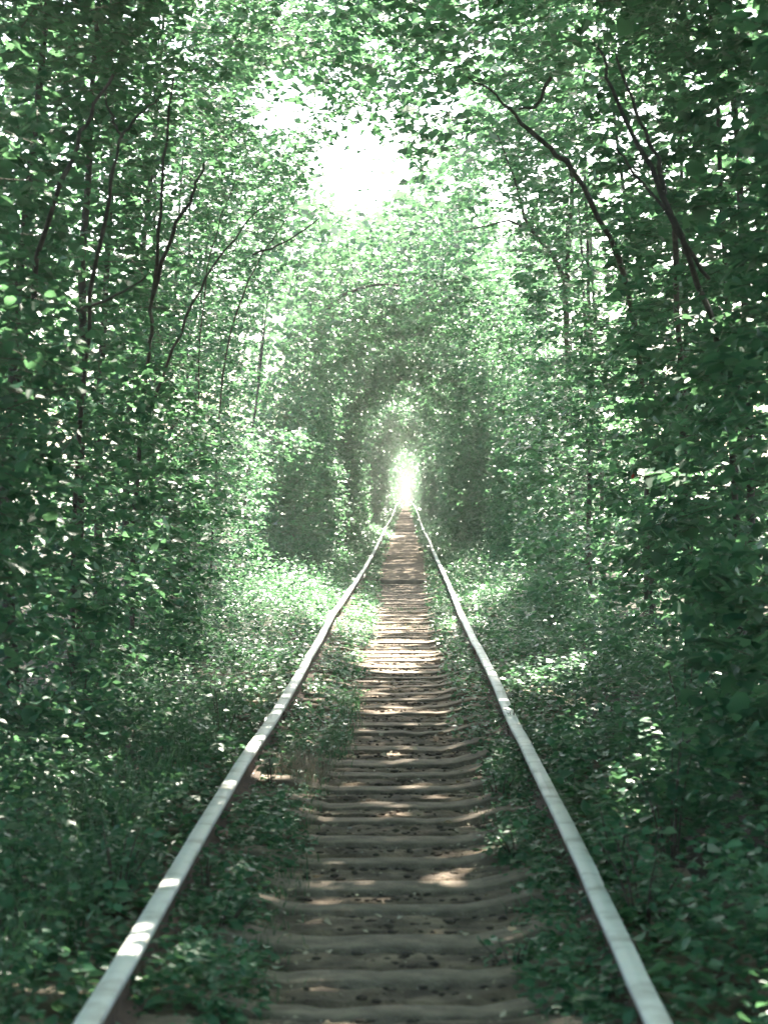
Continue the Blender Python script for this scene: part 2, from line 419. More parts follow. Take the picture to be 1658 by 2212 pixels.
def tube(pts, radii, sides=7, wob=0.0):
    P = np.array(pts, float); R = np.array(radii, float)
    # resample smoothly
    n = max(6, len(P) * 3); t0 = np.linspace(0, 1, len(P)); t = np.linspace(0, 1, n)
    if len(P) > 2:
        Q = np.stack([np.interp(t, t0, P[:, k]) for k in range(3)], 1)
        for _ in range(2): Q[1:-1] = (Q[:-2] + 2 * Q[1:-1] + Q[2:]) / 4
    else: Q = np.stack([np.interp(t, t0, P[:, k]) for k in range(3)], 1)
    R = np.interp(t, np.linspace(0, 1, len(R)), R)
    if wob: Q[1:-1] += rng.normal(0, wob, (n - 2, 3)); R = R * rng.uniform(.88, 1.12, n)
    T = nrm(np.gradient(Q, axis=0)); ref = np.array([0.3, 0.9, 0.1]) if abs(T[0][1]) < .9 else np.array([1.0, 0, 0])
    S = nrm(np.cross(T, ref)); U = np.cross(S, T)
    a = np.linspace(0, 2 * math.pi, sides, endpoint=False)
    V = Q[:, None, :] + R[:, None, None] * (np.cos(a)[None, :, None] * S[:, None, :] + np.sin(a)[None, :, None] * U[:, None, :])
    idx = np.arange(n * sides).reshape(n, sides); b = np.concatenate([idx, idx[:, :1]], 1)
    Fc = np.stack([b[:-1, :-1], b[:-1, 1:], b[1:, 1:], b[1:, :-1]], -1).reshape(-1, 4)
    return V.reshape(-1, 3), Fc

# ------------------------------------------------------------------ canopy gaps: where the sun comes down
def sun_gap(P):
    """0..1 chance that a leaf stands in one of the openings of the canopy (ground-projected along the sun)"""
    gx = P[:, 0] - P[:, 2] * SX; gy = P[:, 1] - P[:, 2] * SY
    out = np.zeros(len(P))
    q = P[:, :3].copy(); q[:, 2] = 0; q[:, 0] = gx; q[:, 1] = gy
    wob = (noise(q, 1.5) - .5) * 0.9
    for (cx, cy, rx, ry, zmin) in GAPS:
        r = np.sqrt(((gx - cx) / rx) ** 2 + ((gy - cy) / ry) ** 2) + wob * 0.6
        out = np.maximum(out, np.where((r < 1) & (P[:, 2] > zmin), 1.0, 0))
    # scattered small openings everywhere except over the near path
    d = noise(q + 7.7, 1.15) * .6 + noise(q + 3.3, 3.1) * .4
    thr = np.where((np.abs(gx + .09) < 1.05) & (gy < 19), .83, np.where((np.abs(gx + .09) < .7) & (gy > 25), .84, np.where(gy < 20, .685, np.where(gx > .9, .73, .79))))
    out = np.maximum(out, np.where((d > thr) & (P[:, 2] > 2.8), 1.0, 0))
    return out
GAPS = [(-1.55, 29.6, 1.2, 4.4, 2.6), (-2.7, 33.0, 1.1, 2.3, 2.6), (-2.0, 31.5, .6, 2.4, 2.8), (-.7, 26.5, 0.7, 2.0, 2.5),
        (-0.15, 21.8, 0.50, 1.6, 2.2), (-.2, 24.2, .6, .6, 2.2), (0.13, 9.35, 0.24, 0.30, 1.0), (.42, 10.0, .13, .2, 1.0), (-.62, 10.75, .18, .25, 1.0),
        (1.2, 36.0, 1.1, 7.0, 6.5), (1.9, 31.0, .8, 4.5, 6.0),
        (-1.5, 88.0, 1.1, 6.0, 3.0), (-.5, 82., .5, 3., 3), (0, 150, .8, 2.5, 3.0), (0, 172, .8, 3, 3), (-1, 130, .6, 1.5, 3),
        (-.85, 12.4, .12, .5, 2), (.7, 26.0, .3, .8, 2.5), (-1.8, 46, .6, 1.6, 4), (1.2, 17.5, .4, .6, 2)]

def leaf_gap(P):
    g = sun_gap(P)
    return np.where((P[:, 2] - rise(P[:, 1]) < 2.8), 0, g)

def sky_gap(P):
    """open lanes in the near canopy above the track where the white sky shows"""
    out = np.zeros(len(P), bool)
    for a, b, r in (((-.48, 22, 4.9), (-.95, 45, 8.5), .58), ((-1.2, 19, 5.2), (-1.8, 32, 7.6), .33), ((.14, 24, 4.8), (.5, 38, 6.9), .16)):
        a = np.array(a); b = np.array(b); d = b - a
        t = np.clip(((P - a) @ d) / (d @ d), 0, 1.6)
        dist = np.linalg.norm(P - (a + t[:, None] * d), axis=1) + (noise(P, 1.6) - .5) * 0.45
        out |= (dist + (noise(P + 5, 4.5) - .5) * .35 < r * (1 + t * 0.7)) & (noise(P + 31, 9.0) > .30)
    return out

# ------------------------------------------------------------------ tunnel of trees
HB = 5.4
def wall_w(side, Y):
    base = 2.05 if side > 0 else 2.12
    if side < 0: base = base + .85 * np.exp(-((Y - 33.6) / 1.8) ** 2) + .30 * np.exp(-((Y - 28.5) / 2.5) ** 2) - .40 * np.exp(-((Y - 39.5) / 2.2) ** 2) - .25 * np.exp(-((Y - 60) / 5) ** 2)
    else: base = base + .10 * np.exp(-((Y - 14) / 3.0) ** 2) - .1 * np.exp(-((Y - 24) / 2.5) ** 2) + .25 * np.exp(-((Y - 36) / 6.0) ** 2)
    return base + 0.12 * np.sin(Y * 0.37 + side) + 0.10 * np.sin(Y * 0.13 + 2 * side)

def gen_B(side, y0, y1, dens, size, K, L, fine, thick=.42, top=1.0):
    """closed stretch: side wall and half of the arched roof"""
    area = (y1 - y0) * 8.6
    n = int(area * dens / K)
    Y = rnd(n, y0, y1)
    s = rnd(n, 0, 1)
    W = wall_w(side, Y) - .15 * np.clip((Y - 400) / 40, 0, 1)
    hw = 3.4                                    # where the arch begins
    la = 0.60                                   # share of the wall in the arc length
    wallp = s < la
    z = np.where(wallp, s / la * hw, 0); th = np.clip((s - la) / (1 - la), 0, 1) * math.pi / 2
    X = np.where(wallp, W, W * np.cos(th)); Z = np.where(wallp, z, hw + (HB - hw) * np.sin(th))
    nx = np.where(wallp, 1.0, np.cos(th)); nz = np.where(wallp, 0, np.sin(th))
    e = rng.exponential(thick, n) - 0.18
    P = np.stack([side * X, Y, Z], 1)
    bump = (noise(P * np.array([1, 1, .25]), 0.6) - .5) * np.where(Y > 180, .55, 1.2) + (noise(P, 1.5) - .5) * 0.35
    e = np.clip(e + bump, -0.45, 2.6)
    P[:, 0] += side * nx * e; P[:, 2] += nz * e * top
    P[:, 0] += 0
    P[:, 2] = np.maximum(P[:, 2], 0.1)
    keep = noise(P + 77, .95) > 0.31
    keep &= (sun_gap(P) < .5) | ((P[:, 2] < 2.8) & (np.abs(P[:, 0]) > 1.2))
    keep &= ~((P[:, 1] > 195) & (P[:, 1] < 400) & (rng.random(n) < .20 + .22 * (P[:, 2] > 3.5)))
    P = P[keep]; P[:, 2] += rise(P[:, 1])
    return np.c_[P, e[keep]]

def gen_A(side, y0, y1, dens, K):
    """open stretch: tall walls and a thin high canopy"""
    n = int((y1 - y0) * 9.5 * dens / K)
    Y = rnd(n, y0, y1); z = rnd(n, 0.15, 9.3)
    W = wall_w(side, Y) + 0.0
    lean = np.where(side > 0, 0.05, 0.06) * np.clip(z - 3, 0, 9) ** 1.45 * np.clip((Y - 12) / 12, 0.25, 1)
    X = W - lean
    e = rng.exponential(.55, n) - 0.2
    P = np.stack([side * X, Y, z], 1)
    e = np.clip(e + (noise(P, .6) - .5) * 1.0 + (noise(P, 1.7) - .5) * .4, -.6, 3.2)
    P[:, 0] += side * e
    keep = noise(P + 33, .95) > 0.385
    # thinner upper crown so that light comes through
    thin = np.clip((P[:, 2] - 3.4) / 3.0, 0, 1) * np.clip((P[:, 1] - 15) / 8, 0, 1) * 0.5
    if side > 0: thin = np.maximum(thin, np.clip((P[:, 1] - 27) / 2, 0, 1) * np.clip((P[:, 2] - 2.4) / 1.2, 0, 1) * 0.80)
    keep &= rng.random(n) > thin
    P = np.c_[P[keep], e[keep]]
    P = P[~((P[:, 2] < 5.2) & (np.abs(P[:, 0]) < 1.35))]
    P = P[(sun_gap(P) < .5) | ((P[:, 2] < 3.6) & (P[:, 1] > 14))]
    P = P[~sky_gap(P[:, :3])]
    return P

def gen_Q(side, y0, y1, dens, K):
    """high canopy that arches over the track"""
    m = int((y1 - y0) * 2.3 * dens / K)
    Q = np.stack([side * rnd(m, 0, 2.3), rnd(m, y0, y1), 5.7 + 3.6 * rng.random(m) ** 1.2], 1)
    Q[:, 2] += np.clip((Q[:, 1] - 40) / 20, 0, 1) * .6
    Q = Q[noise(Q + 11, .8) > 0.34]
    Q = Q[sun_gap(Q) < .5]; Q = Q[~sky_gap(Q)]
    return np.c_[Q, np.where(rng.random(len(Q)) < .7, .9, .1)]

LEAFM = [np_mesh('leaf', LEAF6 * np.array([wd, 1, 1]), F6) for wd in (.72, 1.0, 1.2)]
for m_ in LEAFM: m_.materials.append(M_LEAF)
LEAFMR = [m_.copy() for m_ in LEAFM]
for m_ in LEAFMR: m_.materials.clear(); m_.materials.append(M_LEAFR)
LEAFMH = [m_.copy() for m_ in LEAFM]
for m_ in LEAFMH: m_.materials.clear(); m_.materials.append(M_HERB)

def leaf_objects(fr, idx, root, meshes, name='leaf'):
    ox, oy, oz = root.location
    for q, i in enumerate(idx):
        o = bpy.data.objects.new(name, meshes[q % 3]); COL.objects.link(o); o.parent = root
        s, d, n, p, z = fr['s'][i], fr['d'][i], fr['n'][i], fr['p'][i], float(fr['z'][i])
        o.matrix_basis = Matrix(((s[0] * z, d[0] * z, n[0] * z, p[0] - ox), (s[1] * z, d[1] * z, n[1] * z, p[1] - oy),
                                 (s[2] * z, d[2] * z, n[2] * z, p[2] - oz), (0, 0, 0, 1)))

def arch_limb(side, x0, Y, z0, reach, ztop, seed):
    r = np.random.default_rng(seed); dy = r.uniform(-1.2, .6)
    x1 = side * (abs(x0) - reach)
    return [(x0, Y, z0), (x0 * .93 + r.normal(0, .06), Y + dy * .3, z0 + (ztop - z0) * .4), (x0 * .55 + x1 * .45, Y + dy * .7, z0 + (ztop - z0) * .8), (x1, Y + dy, ztop + r.uniform(-.2, .3))]

DEEP = 1.45
def tree(side, Yt, y0, y1, P, K, L, size, fine, nleafobj, mat, label, group, extra_limbs=(), nl=5, meshes=None, tilt=.45, high=False):
    xt = side * (wall_w(side, Yt) + rng.uniform(.45, 1.0)); rz = float(rise(Yt)); Yc = Yt + rng.uniform(-.4, .4)
    root = empty('tree', (xt, Yc, rz)); off = np.array([xt, Yc, rz])
    tag(root, label, 'tree', group)
    top = rng.uniform(6.5, 8.2) if high else rng.uniform(5.2, 6.2)
    ln = rng.uniform(.1, .5)
    tp = [(xt, Yc, rz - .1), (xt + rng.normal(0, .05), Yc + rng.normal(0, .1), rz + top * .3), (xt - side * ln * .5, Yc + rng.normal(0, .15), rz + top * .65), (xt - side * ln, Yc + rng.normal(0, .2), rz + top)]
    r0 = rng.uniform(.028, .05)
    V, Fc = tube(tp, [r0, r0 * .8, r0 * .55, r0 * .2], 8, .012)
    link('trunk', np_mesh('trunk', V - off, Fc, True), M_BARK, root)
    for q in range(nl):
        z0 = rz + rng.uniform(1.0, top * .75)
        pts = arch_limb(side, xt - side * ln * .3, Yc, z0, rng.uniform(.8, 2.6), z0 + rng.uniform(.9, 2.6) if not high else z0 + rng.uniform(1.2, 3.2), rng.integers(1e9))
        V, Fc = tube(pts, [r0 * .42, r0 * .3, r0 * .18, .005], 6, .02)
        link('limb', np_mesh('limb', V - off, Fc, True), M_BARK, root)
    for pts, rad in extra_limbs:
        V, Fc = tube(pts, rad, 7, .008)
        link('limb', np_mesh('limb', V - off, Fc, True), M_BARK, root)
    n = len(P)
    if n == 0: return root
    az = rng.normal(0, 1.0, n)
    H = np.stack([-side * np.cos(az), -np.abs(np.sin(az)) * .6 + rng.normal(0, .4, n), rng.uniform(-.35, .35, n)], 1)
    deep = P[:, 3] > .55; P = P[:, :3]
    def clear(f_):
        q = f_['p']; k_ = (leaf_gap(q) < .5) & ~((q[:, 1] < 62) & sky_gap(q)); return {a_: b_[k_] for a_, b_ in f_.items()}
    fr, tw = sprays((P - nrm(H) * L * .5)[~deep], H[~deep], L, K, size, tilt, twig=fine)
    fr = clear(fr)
    if nleafobj:
        inner = -np.abs(fr['p'][:, 0]) + rng.uniform(0, .5, len(fr['p'])) + .05 * fr['p'][:, 2]
        inner = np.where((fr['p'][:, 2] > .4) & (fr['p'][:, 2] < 4.2), inner, -99)
        order = np.argsort(-inner); idx = order[:nleafobj * 3]; idx = rng.permutation(idx)[:nleafobj]
        leaf_objects(fr, idx, root, meshes)
        mask = np.ones(len(fr['p']), bool); mask[idx] = False
        fr = {k_: v_[mask] for k_, v_ in fr.items()}
    lv = leaf_verts(fr, fine and Yt < 21)
    K2 = max(5, K // 2 + 1)
    f2, _ = sprays((P - nrm(H) * L * .5)[deep], H[deep], L * 1.25, K2, size * DEEP, tilt + .15, twig=False); f2 = clear(f2)
    parts = [lv, leaf_verts(f2, False)]; nf = len(parts[0][1]) + len(parts[1][1])
    if fine and Yt < 40: parts.append(twig_verts((tw[0][::2], tw[1][::2])))
    VV, FF = join(parts); me = np_mesh('crown', VV - off, FF); me.materials.append(mat); me.materials.append(M_TWIG)
    mi = np.zeros(len(FF), dtype=np.int32); mi[nf:] = 1; me.polygons.foreach_set('material_index', mi)
    o = link('crown', me, None, root); o['kind'] = 'stuff'
    return root

# hand traced limbs of the near trees
def tr(pts, Z, dz=0):
    # lower stems stand deeper inside the foliage of the wall
    return [tuple(at(x, y, (Z + dz * k) * (1 + .26 * min(1, max(0, (y - 560) / 300))))) for k, (x, y) in enumerate(pts)]
LIMBS = {
 ('R', 27): [(tr([(1236, 1345), (1232, 1050), (1228, 820), (1224, 700), (1220, 600)], 27), [.06, .055, .05, .045, .038]),
             (tr([(1220, 600), (1200, 560), (1160, 512), (1130, 470), (1117, 400), (1085, 310), (1060, 260)], 27, -.15), [.04, .034, .026, .022, .016, .010, .006]),
             (tr([(1190, 548), (1160, 505), (1100, 470), (1040, 490), (980, 500)], 27, -.2), [.02, .016, .012, .008, .004]),
             (tr([(1225, 605), (1224, 540), (1230, 470), (1240, 390), (1215, 300), (1262, 210)], 27, .1), [.035, .03, .03, .025, .018, .012]),
             (tr([(1220, 600), (1243, 585), (1262, 560)], 27), [.02, .015, .008])],
 ('R', 18): [(tr([(1010, 165), (1060, 190), (1105, 245), (1150, 285), (1180, 315), (1240, 370), (1300, 470), (1370, 640), (1400, 1000), (1412, 1490)], 18), [.006, .009, .014, .02, .021, .023, .025, .028, .032, .036]),
             (tr([(1190, 165), (1160, 230), (1120, 235)], 18), [.018, .014, .008])],
 ('R', 12): [(tr([(1290, 100), (1312, 165), (1350, 260), (1400, 355), (1440, 430), (1492, 560), (1560, 760), (1600, 1200), (1615, 1700)], 12), [.007, .010, .013, .015, .016, .018, .02, .024, .03]),
             (tr([(1330, 120), (1362, 200), (1390, 290), (1420, 350), (1436, 420)], 12), [.007, .010, .012, .013, .014]),
             (tr([(1330, 320), (1360, 360), (1420, 430), (1470, 520), (1530, 600)], 12), [.006, .008, .009, .011, .012])],
 ('R', 14): [(tr([(1455, 480), (1462, 700), (1468, 850), (1476, 980), (1485, 1300), (1490, 1610)], 14), [.02, .022, .025, .028, .03, .035])],
 ('L', 14): [(tr([(375, 165), (362, 270), (352, 400), (341, 520), (330, 640), (326, 720), (318, 800), (300, 960), (290, 1150), (275, 1600)], 14), [.006, .009, .011, .012, .014, .015, .017, .02, .022, .026]),
             (tr([(300, 960), (330, 860), (372, 760), (420, 640), (470, 560), (560, 450)], 14, .3), [.018, .015, .013, .010, .008, .004]),
             (tr([(440, 350), (425, 400), (398, 450), (370, 500), (330, 640)], 14), [.006, .009, .012, .014, .016])],
 ('L', 11): [(tr([(350, 200), (300, 245), (268, 280), (252, 330), (235, 420), (190, 640), (165, 1000), (150, 1700)], 11.2), [.004, .006, .008, .009, .011, .013, .015, .018]),
             (tr([(262, 290), (240, 250), (228, 200)], 11.2), [.008, .007, .005]),
             (tr([(166, 670), (250, 645), (320, 590)], 11), [.010, .007, .004]),
             (tr([(245, 160), (205, 235), (172, 300), (120, 420), (60, 640), (25, 1000), (5, 1700)], 11), [.008, .010, .012, .014, .016, .019, .022])],
 ('L', 22): [(tr([(545, 550), (620, 520), (690, 470), (640, 500)][:3], 22), [.012, .009, .005]),
             (tr([(450, 1430), (458, 1150), (470, 880), (500, 700), (540, 590), (600, 500), (640, 430)], 22), [.016, .015, .013, .011, .008, .006, .003]),
             (tr([(415, 1450), (420, 1100), (430, 760), (445, 600), (470, 480), (520, 360)], 20), [.012, .011, .009, .007, .005, .003])],
 ('L', 40): [(tr([(690, 720), (700, 670), (735, 640), (790, 614), (870, 612), (930, 640)], 40), [.05, .045, .035, .03, .022, .010]),
             (tr([(735, 640), (780, 665), (800, 720)], 40), [.025, .018, .008])],
 ('R', 60): [(tr([(1000, 860), (985, 800), (950, 760), (900, 745), (850, 760)], 60), [.06, .05, .035, .025, .012])],
}
LAB = {
 ('L', 8.5): 'blurred dark green tree at the far left edge beside the camera',
 ('L', 11): 'dark leafy tree with a thick slanting limb in the upper left corner',
 ('L', 14): 'leafy tree on the left with one long thin upright reddish stem',
 ('L', 17): 'dense dark tree in the left wall just past the long upright stem',
 ('L', 19.5): 'shaded tree in the left wall above the dark hollow',
 ('L', 22): 'left tree with slender branches fanning up toward the white sky opening',
 ('L', 25): 'left tree with fine foliage below the bright hazy canopy',
 ('L', 28): 'last dark tree in the left wall before the sunlit strip',
 ('L', 31): 'left tree whose inner leaves catch the sun beside the bright undergrowth',
 ('L', 34): 'pale sunlit tree in the narrow bright strip of the left wall',
 ('R', 8.5): 'blurred tree at the far right edge beside the camera',
 ('R', 12): 'right tree with long bare stems slanting across the upper right corner',
 ('R', 14): 'big leaved tree on the right with an upright dark trunk near the picture edge',
 ('R', 16): 'big leaved tree in the right wall above the dark hollow',
 ('R', 18): 'right tree whose dark broken looking limb hangs over the top of the track',
 ('R', 21): 'dense round leaved tree in the middle of the right wall',
 ('R', 24): 'right tree forming the ragged edge against the bright opening',
 ('R', 27): 'thin forked tree standing bare against the bright patch on the right',
 ('R', 30): 'first glowing thin leaved tree in the bright patch on the right',
 ('R', 33.5): 'second glowing thin leaved tree, deeper in the bright patch on the right',
}
A_L = [8.5, 11, 14, 17, 19.5, 22, 25, 28, 31, 34]
A_R = [8.5, 12, 14, 16, 18, 21, 24, 27, 30, 33.5]
SPECIAL = {}
def split(P, ts):
    ts = np.array(ts); mid = (ts[:-1] + ts[1:]) / 2
    jit = (noise(P, .7) - .5) * 1.6
    return np.searchsorted(mid, P[:, 1] + jit)
for side, key, ts in ((-1, 'L', A_L), (1, 'R', A_R)):
    Pn = gen_A(side, 7.0, 20, 800 if side < 0 else 690, 12)
    Pf = gen_A(side, 20, 36, 620, 12)
    P = np.concatenate([Pn, Pf, gen_Q(side, 9, 20, 260, 12), gen_Q(side, 20, 36, 820, 12)]); own = split(P, ts)
    for i, Yt in enumerate(ts):
        Pi = P[own == i]
        rt = tree(side, Yt, 0, 0, Pi, 12, .34, .078 if side < 0 else .10, True, 300 if 10 < Yt < 26 else 120,
             M_LEAF if side < 0 else M_LEAFR, LAB[(key, Yt)], 'tall trees along the open near stretch of the tunnel',
             LIMBS.get((key, Yt), ()), nl=0, meshes=LEAFM if side < 0 else LEAFMR, high=True, tilt=.5 if side < 0 else .42)
        SPECIAL[(key, Yt)] = rt

def odd_leaf(root, px, py, Z, size, mat, label, d):
    p = at(px, py, Z) - np.array(root.location)
    me = LEAFM[0].copy(); me.materials.clear(); me.materials.append(mat)
    o = link('leaf', me, None, root); o.location = p; o.scale = (size,) * 3
    o.rotation_euler = Vector(d).to_track_quat('Y', 'Z').to_euler(); o['label'] = label
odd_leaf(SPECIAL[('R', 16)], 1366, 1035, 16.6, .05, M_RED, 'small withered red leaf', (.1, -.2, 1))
odd_leaf(SPECIAL[('L', 17)], 330, 1200, 16.2, .14, M_PALE, 'single large pale leaf', (.35, -.3, 1))
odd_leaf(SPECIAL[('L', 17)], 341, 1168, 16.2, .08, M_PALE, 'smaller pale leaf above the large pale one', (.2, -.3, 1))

def row(side, key, y0, y1, step, dens, size, K, L, thick, label, group, fine=False, nl=4, top=1.0):
    P = gen_B(side, y0, y1, dens, size, K, L, fine, thick, top)
    if y0 < 60: P = np.concatenate([P, gen_Q(side, y0, min(y1, 62), 480 if y0 < 50 else 200, K)])
    ts = np.arange(y0 + step / 2, y1, step)
    own = np.clip(((P[:, 1] - y0) / step).astype(int), 0, len(ts) - 1)
    for i, Yt in enumerate(ts):
        lb = label[i] if isinstance(label, list) else label.format(n=ORD[i])
        ex = ()
        for (k2, yl), v in LIMBS.items():
            if k2 == key and Yt - step / 2 <= yl < Yt + step / 2 and yl >= 36: ex = v
        tree(side, Yt, 0, 0, P[own == i], K, L, size, fine, 0, M_LEAF, lb, group, ex, nl=nl, tilt=.55)

GB = 'trees closing over the darker middle stretch of the tunnel'
bl = {-1: ['first tree of the closed left wall, right behind the sunlit strip', 'second tree of the closed left wall behind the sunlit strip',
           'dark green leafy column in the left wall beside the track', 'fourth tree of the closed left wall, deep in shade'],
      1: ['last bright tree at the far edge of the right hand glow', 'tree where the right wall turns from bright to dark',
          'first dark tree of the closed right wall', 'second dark tree of the closed right wall']}
for side, key in ((-1, 'L'), (1, 'R')):
    sd_ = 'left' if side < 0 else 'right'
    row(side, key, 36, 52, 4, 470, .105, 12, .42, .42, bl[side], GB, True, 0, .8)
    row(side, key, 52, 100, 6, 320, .145, 10, .5, .45, f'shaded arching tree in the closed {sd_} wall, {{n}} from where the roof turns solid', f'shaded arching trees of the {sd_} tunnel wall', False, 0)
    row(side, key, 100, 190, 10, 115, .24, 9, .7, .45, f'distant tree in the {sd_} wall, {{n}} counting onward toward the small bright arch', f'distant trees of the {sd_} tunnel wall', False, 0)
    row(side, key, 190, 640, 45, 36, .36, 8, 1.1, .4, f'far hazy tree on the {sd_} of the innermost pale arches, {{n}} inward', f'far hazy trees on the {sd_} side', False, 0)

# ------------------------------------------------------------------ woodland behind the walls
def woodland(side):
    parts = []
    n = 5200
    Y = 5 + 200 * rng.random(n) ** 1.5; X = side * (3.6 + rng.exponential(3.0, n)); z = rnd(n, .2, 8.2)
    P = np.stack([X, Y, z], 1)
    P = P[noise(P, .35) > .30]; P = P[(sun_gap(P) < .5) | (P[:, 1] > 60)]
    if side > 0: P = P[~((P[:, 1] > 30) & (P[:, 1] < 56) & (P[:, 2] > 4.5) & (rng.random(len(P)) < .7))]
    # unseen canopy over and behind the camera, added to block sun and sky light
    m = 3000
    Q = np.stack([side * rnd(m, 0, 6), rnd(m, -14, 22), 6.0 + 3.4 * rng.random(m)], 1)
    m = 520
    Q = np.concatenate([Q, np.stack([rnd(m, -.8, 2.5), rnd(m, 10, 24), rnd(m, 6.2, 8.4)], 1)])  # further unseen cover, added to keep sun spots off the near path
    Q = Q[(sun_gap(Q) < .5) & (Q[:, 2] > 2.45 + .235 * Q[:, 1])]
    m = 3700
    Q3 = np.stack([side * rnd(m, 0, 4.2), 24 + 130 * rng.random(m) ** 1.1, 7.3 + 2.2 * rng.random(m)], 1)  # coarse upper layer, added to cut the sun reaching the tunnel floor and walls
    Q3[:, 2] -= .8 * (Q3[:, 1] > 40)
    Q3 = Q3[(Q3[:, 1] > 34) | (rng.random(m) < .8)]
    Q3 = Q3[(sun_gap(Q3) < .5) & ~sky_gap(Q3)]
    m = 900
    Q5 = np.stack([side * rnd(m, 3.3, 6.5), rnd(m, 7, 30), rnd(m, 2.5, 9.5)], 1); Q5 = Q5[(sun_gap(Q5) < .5)]
    m = 1500
    Q2 = np.stack([side * (2.6 + rng.exponential(1.2, m)), rnd(m, -14, 6.5), rnd(m, .3, 8)], 1)
    P = np.concatenate([P, Q, Q2, Q3, Q5])
    n = len(P)
    H = rng.normal(0, 1, (n, 3)); H[:, 2] *= .3
    fr, _ = sprays(P, H, .9, 9, .24, .7, twig=False)
    k_ = (leaf_gap(fr['p']) < .5) & ~sky_gap(fr['p']); fr = {a_: b_[k_] for a_, b_ in fr.items()}
    return leaf_verts(fr, False)
for side in (-1, 1):
    V, Fc = woodland(side)
    o = link('woodland', np_mesh('woodland', V, Fc), M_LEAF)
    tag(o, f'mass of woodland foliage behind the {"left" if side < 0 else "right"} wall of trees, with canopy added overhead for shade', 'woodland', None, 'stuff')

# ------------------------------------------------------------------ undergrowth
def path_edge(Y, side):
    if side < 0: return np.interp(Y, [5, 9, 13, 16, 20, 26, 33, 41, 58, 90], [-.50, -.52, -.49, -.40, -.36, -.37, -.39, -.45, -.52, -.55])
    return np.interp(Y, [5, 9, 13, 16, 20, 26, 33, 41, 58, 90], [.45, .42, .43, .34, .33, .32, .31, .36, .44, .45])

def herb_mesh(side, zone, y0, y1, dens, size, K, fine):
    """zone 'in': between path and rail, 'out': outside the rail up to the wall"""
    tab = RL if side < 0 else RR
    wd = 0.5 if zone == 'in' else 1.5
    n = int((y1 - y0) * wd * dens / K)
    Y = rnd(n, y0, y1); u = rnd(n, 0, 1)
    rx = rail_x(tab, Y); pe = path_edge(Y, side)
    if zone == 'in':
        q = np.stack([Y, Y * 0, Y * 0], 1)
        pe = pe + side * (noise(q, 1.1) - .5) * .16
        x = pe + (rx - side * .01 - pe) * u ** .85
        dr = np.abs(x - rx); de = np.abs(x - pe)
        h = .05 + .13 * np.clip(de / .12, 0, 1) * (noise(np.stack([x, Y, Y * 0], 1), 2.3) * 1.3)
        h = np.minimum(h, .10 + .5 * dr)
    else:
        x = rx + side * (.05 + 1.6 * u ** 1.0)
        dr = np.abs(x - rx)
        nz = noise(np.stack([x, Y, Y * 0], 1), 1.3)
        h = .12 + .40 * np.clip(dr / 1.0, 0, 1) * (0.45 + nz) + .15 * (nz - .4) * (dr > .2)
        h = np.minimum(h, .10 + .8 * dr)
    keep = noise(np.stack([x, Y, Y * 0 + 9], 1), 2.6) > .26
    x, Y, h, dr = x[keep], Y[keep], h[keep], dr[keep]; n = len(x)
    z0 = terr(x, Y)
    C = np.stack([x, Y, z0 + h * rng.uniform(.0, .55, n)], 1)
    H = np.stack([rng.normal(0, .45, n), rng.normal(0, .45, n) - .15, np.ones(n) * .9], 1)
    H[:, 0] += side * .25 * (dr < .12)
    fr, tw = sprays(C, H, 1, K, size, .42, spread=1.2, twig=False)
    # scale lengths by plant height: rebuild bases
    t = (np.tile(np.arange(K), n) + .6) / K
    rep = np.repeat(np.arange(n), K); Hn = nrm(H)
    fr['p'] = C[rep] + Hn[rep] * (t * h[rep] * .75)[:, None] + rng.normal(0, .02, (n * K, 3))
    D = rng.normal(0, 1, (n * K, 3)); D[:, 2] = rng.uniform(-.35, .35, n * K)
    f2 = frames(fr['p'], D, fr['z'], .38)
    # keep the rail heads clear
    rx2 = rail_x(tab, f2['p'][:, 1]); z = f2['p'][:, 2] - rise(f2['p'][:, 1])
    lap = (rng.random(len(z)) > .06) | (noise(f2['p'], 1.1) < .55)
    bad = (np.abs(f2['p'][:, 0] - rx2) < .055) & (z > .15) & lap
    bad |= (np.abs(f2['p'][:, 0] - rx2) < .11) & (z > RTOP + .015) & lap
    pk = np.abs(f2['p'][:, 0] + .02) < .30
    bad |= pk
    f2 = {k_: v_[~bad] for k_, v_ in f2.items()}
    return leaf_verts(f2, fine)
for side in (-1, 1):
    sdn = 'left' if side < 0 else 'right'
    for zone, nm in (('in', f'low herbs between the dirt path and the {sdn} rail'), ('out', f'leafy undergrowth outside the {sdn} rail')):
        out = zone == 'out'
        parts = [herb_mesh(side, zone, 5.2, 14, 2700 if not out else 1400, .044 if not out else (.052 if side < 0 else .062), 7, True),
                 herb_mesh(side, zone, 14, 30, 1300 if not out else 980, .048 if not out else (.055 if side < 0 else .063), 7, False),
                 herb_mesh(side, zone, 30, 60, 480, .08, 7, False),
                 herb_mesh(side, zone, 60, 130, 110, .14, 6, False),
                 herb_mesh(side, zone, 130, 420, 14, .3, 6, False)]
        V, Fc = join(parts)
        o = link('undergrowth', np_mesh('undergrowth', V, Fc), M_HERB)
        tag(o, nm, 'undergrowth', None, 'stuff')

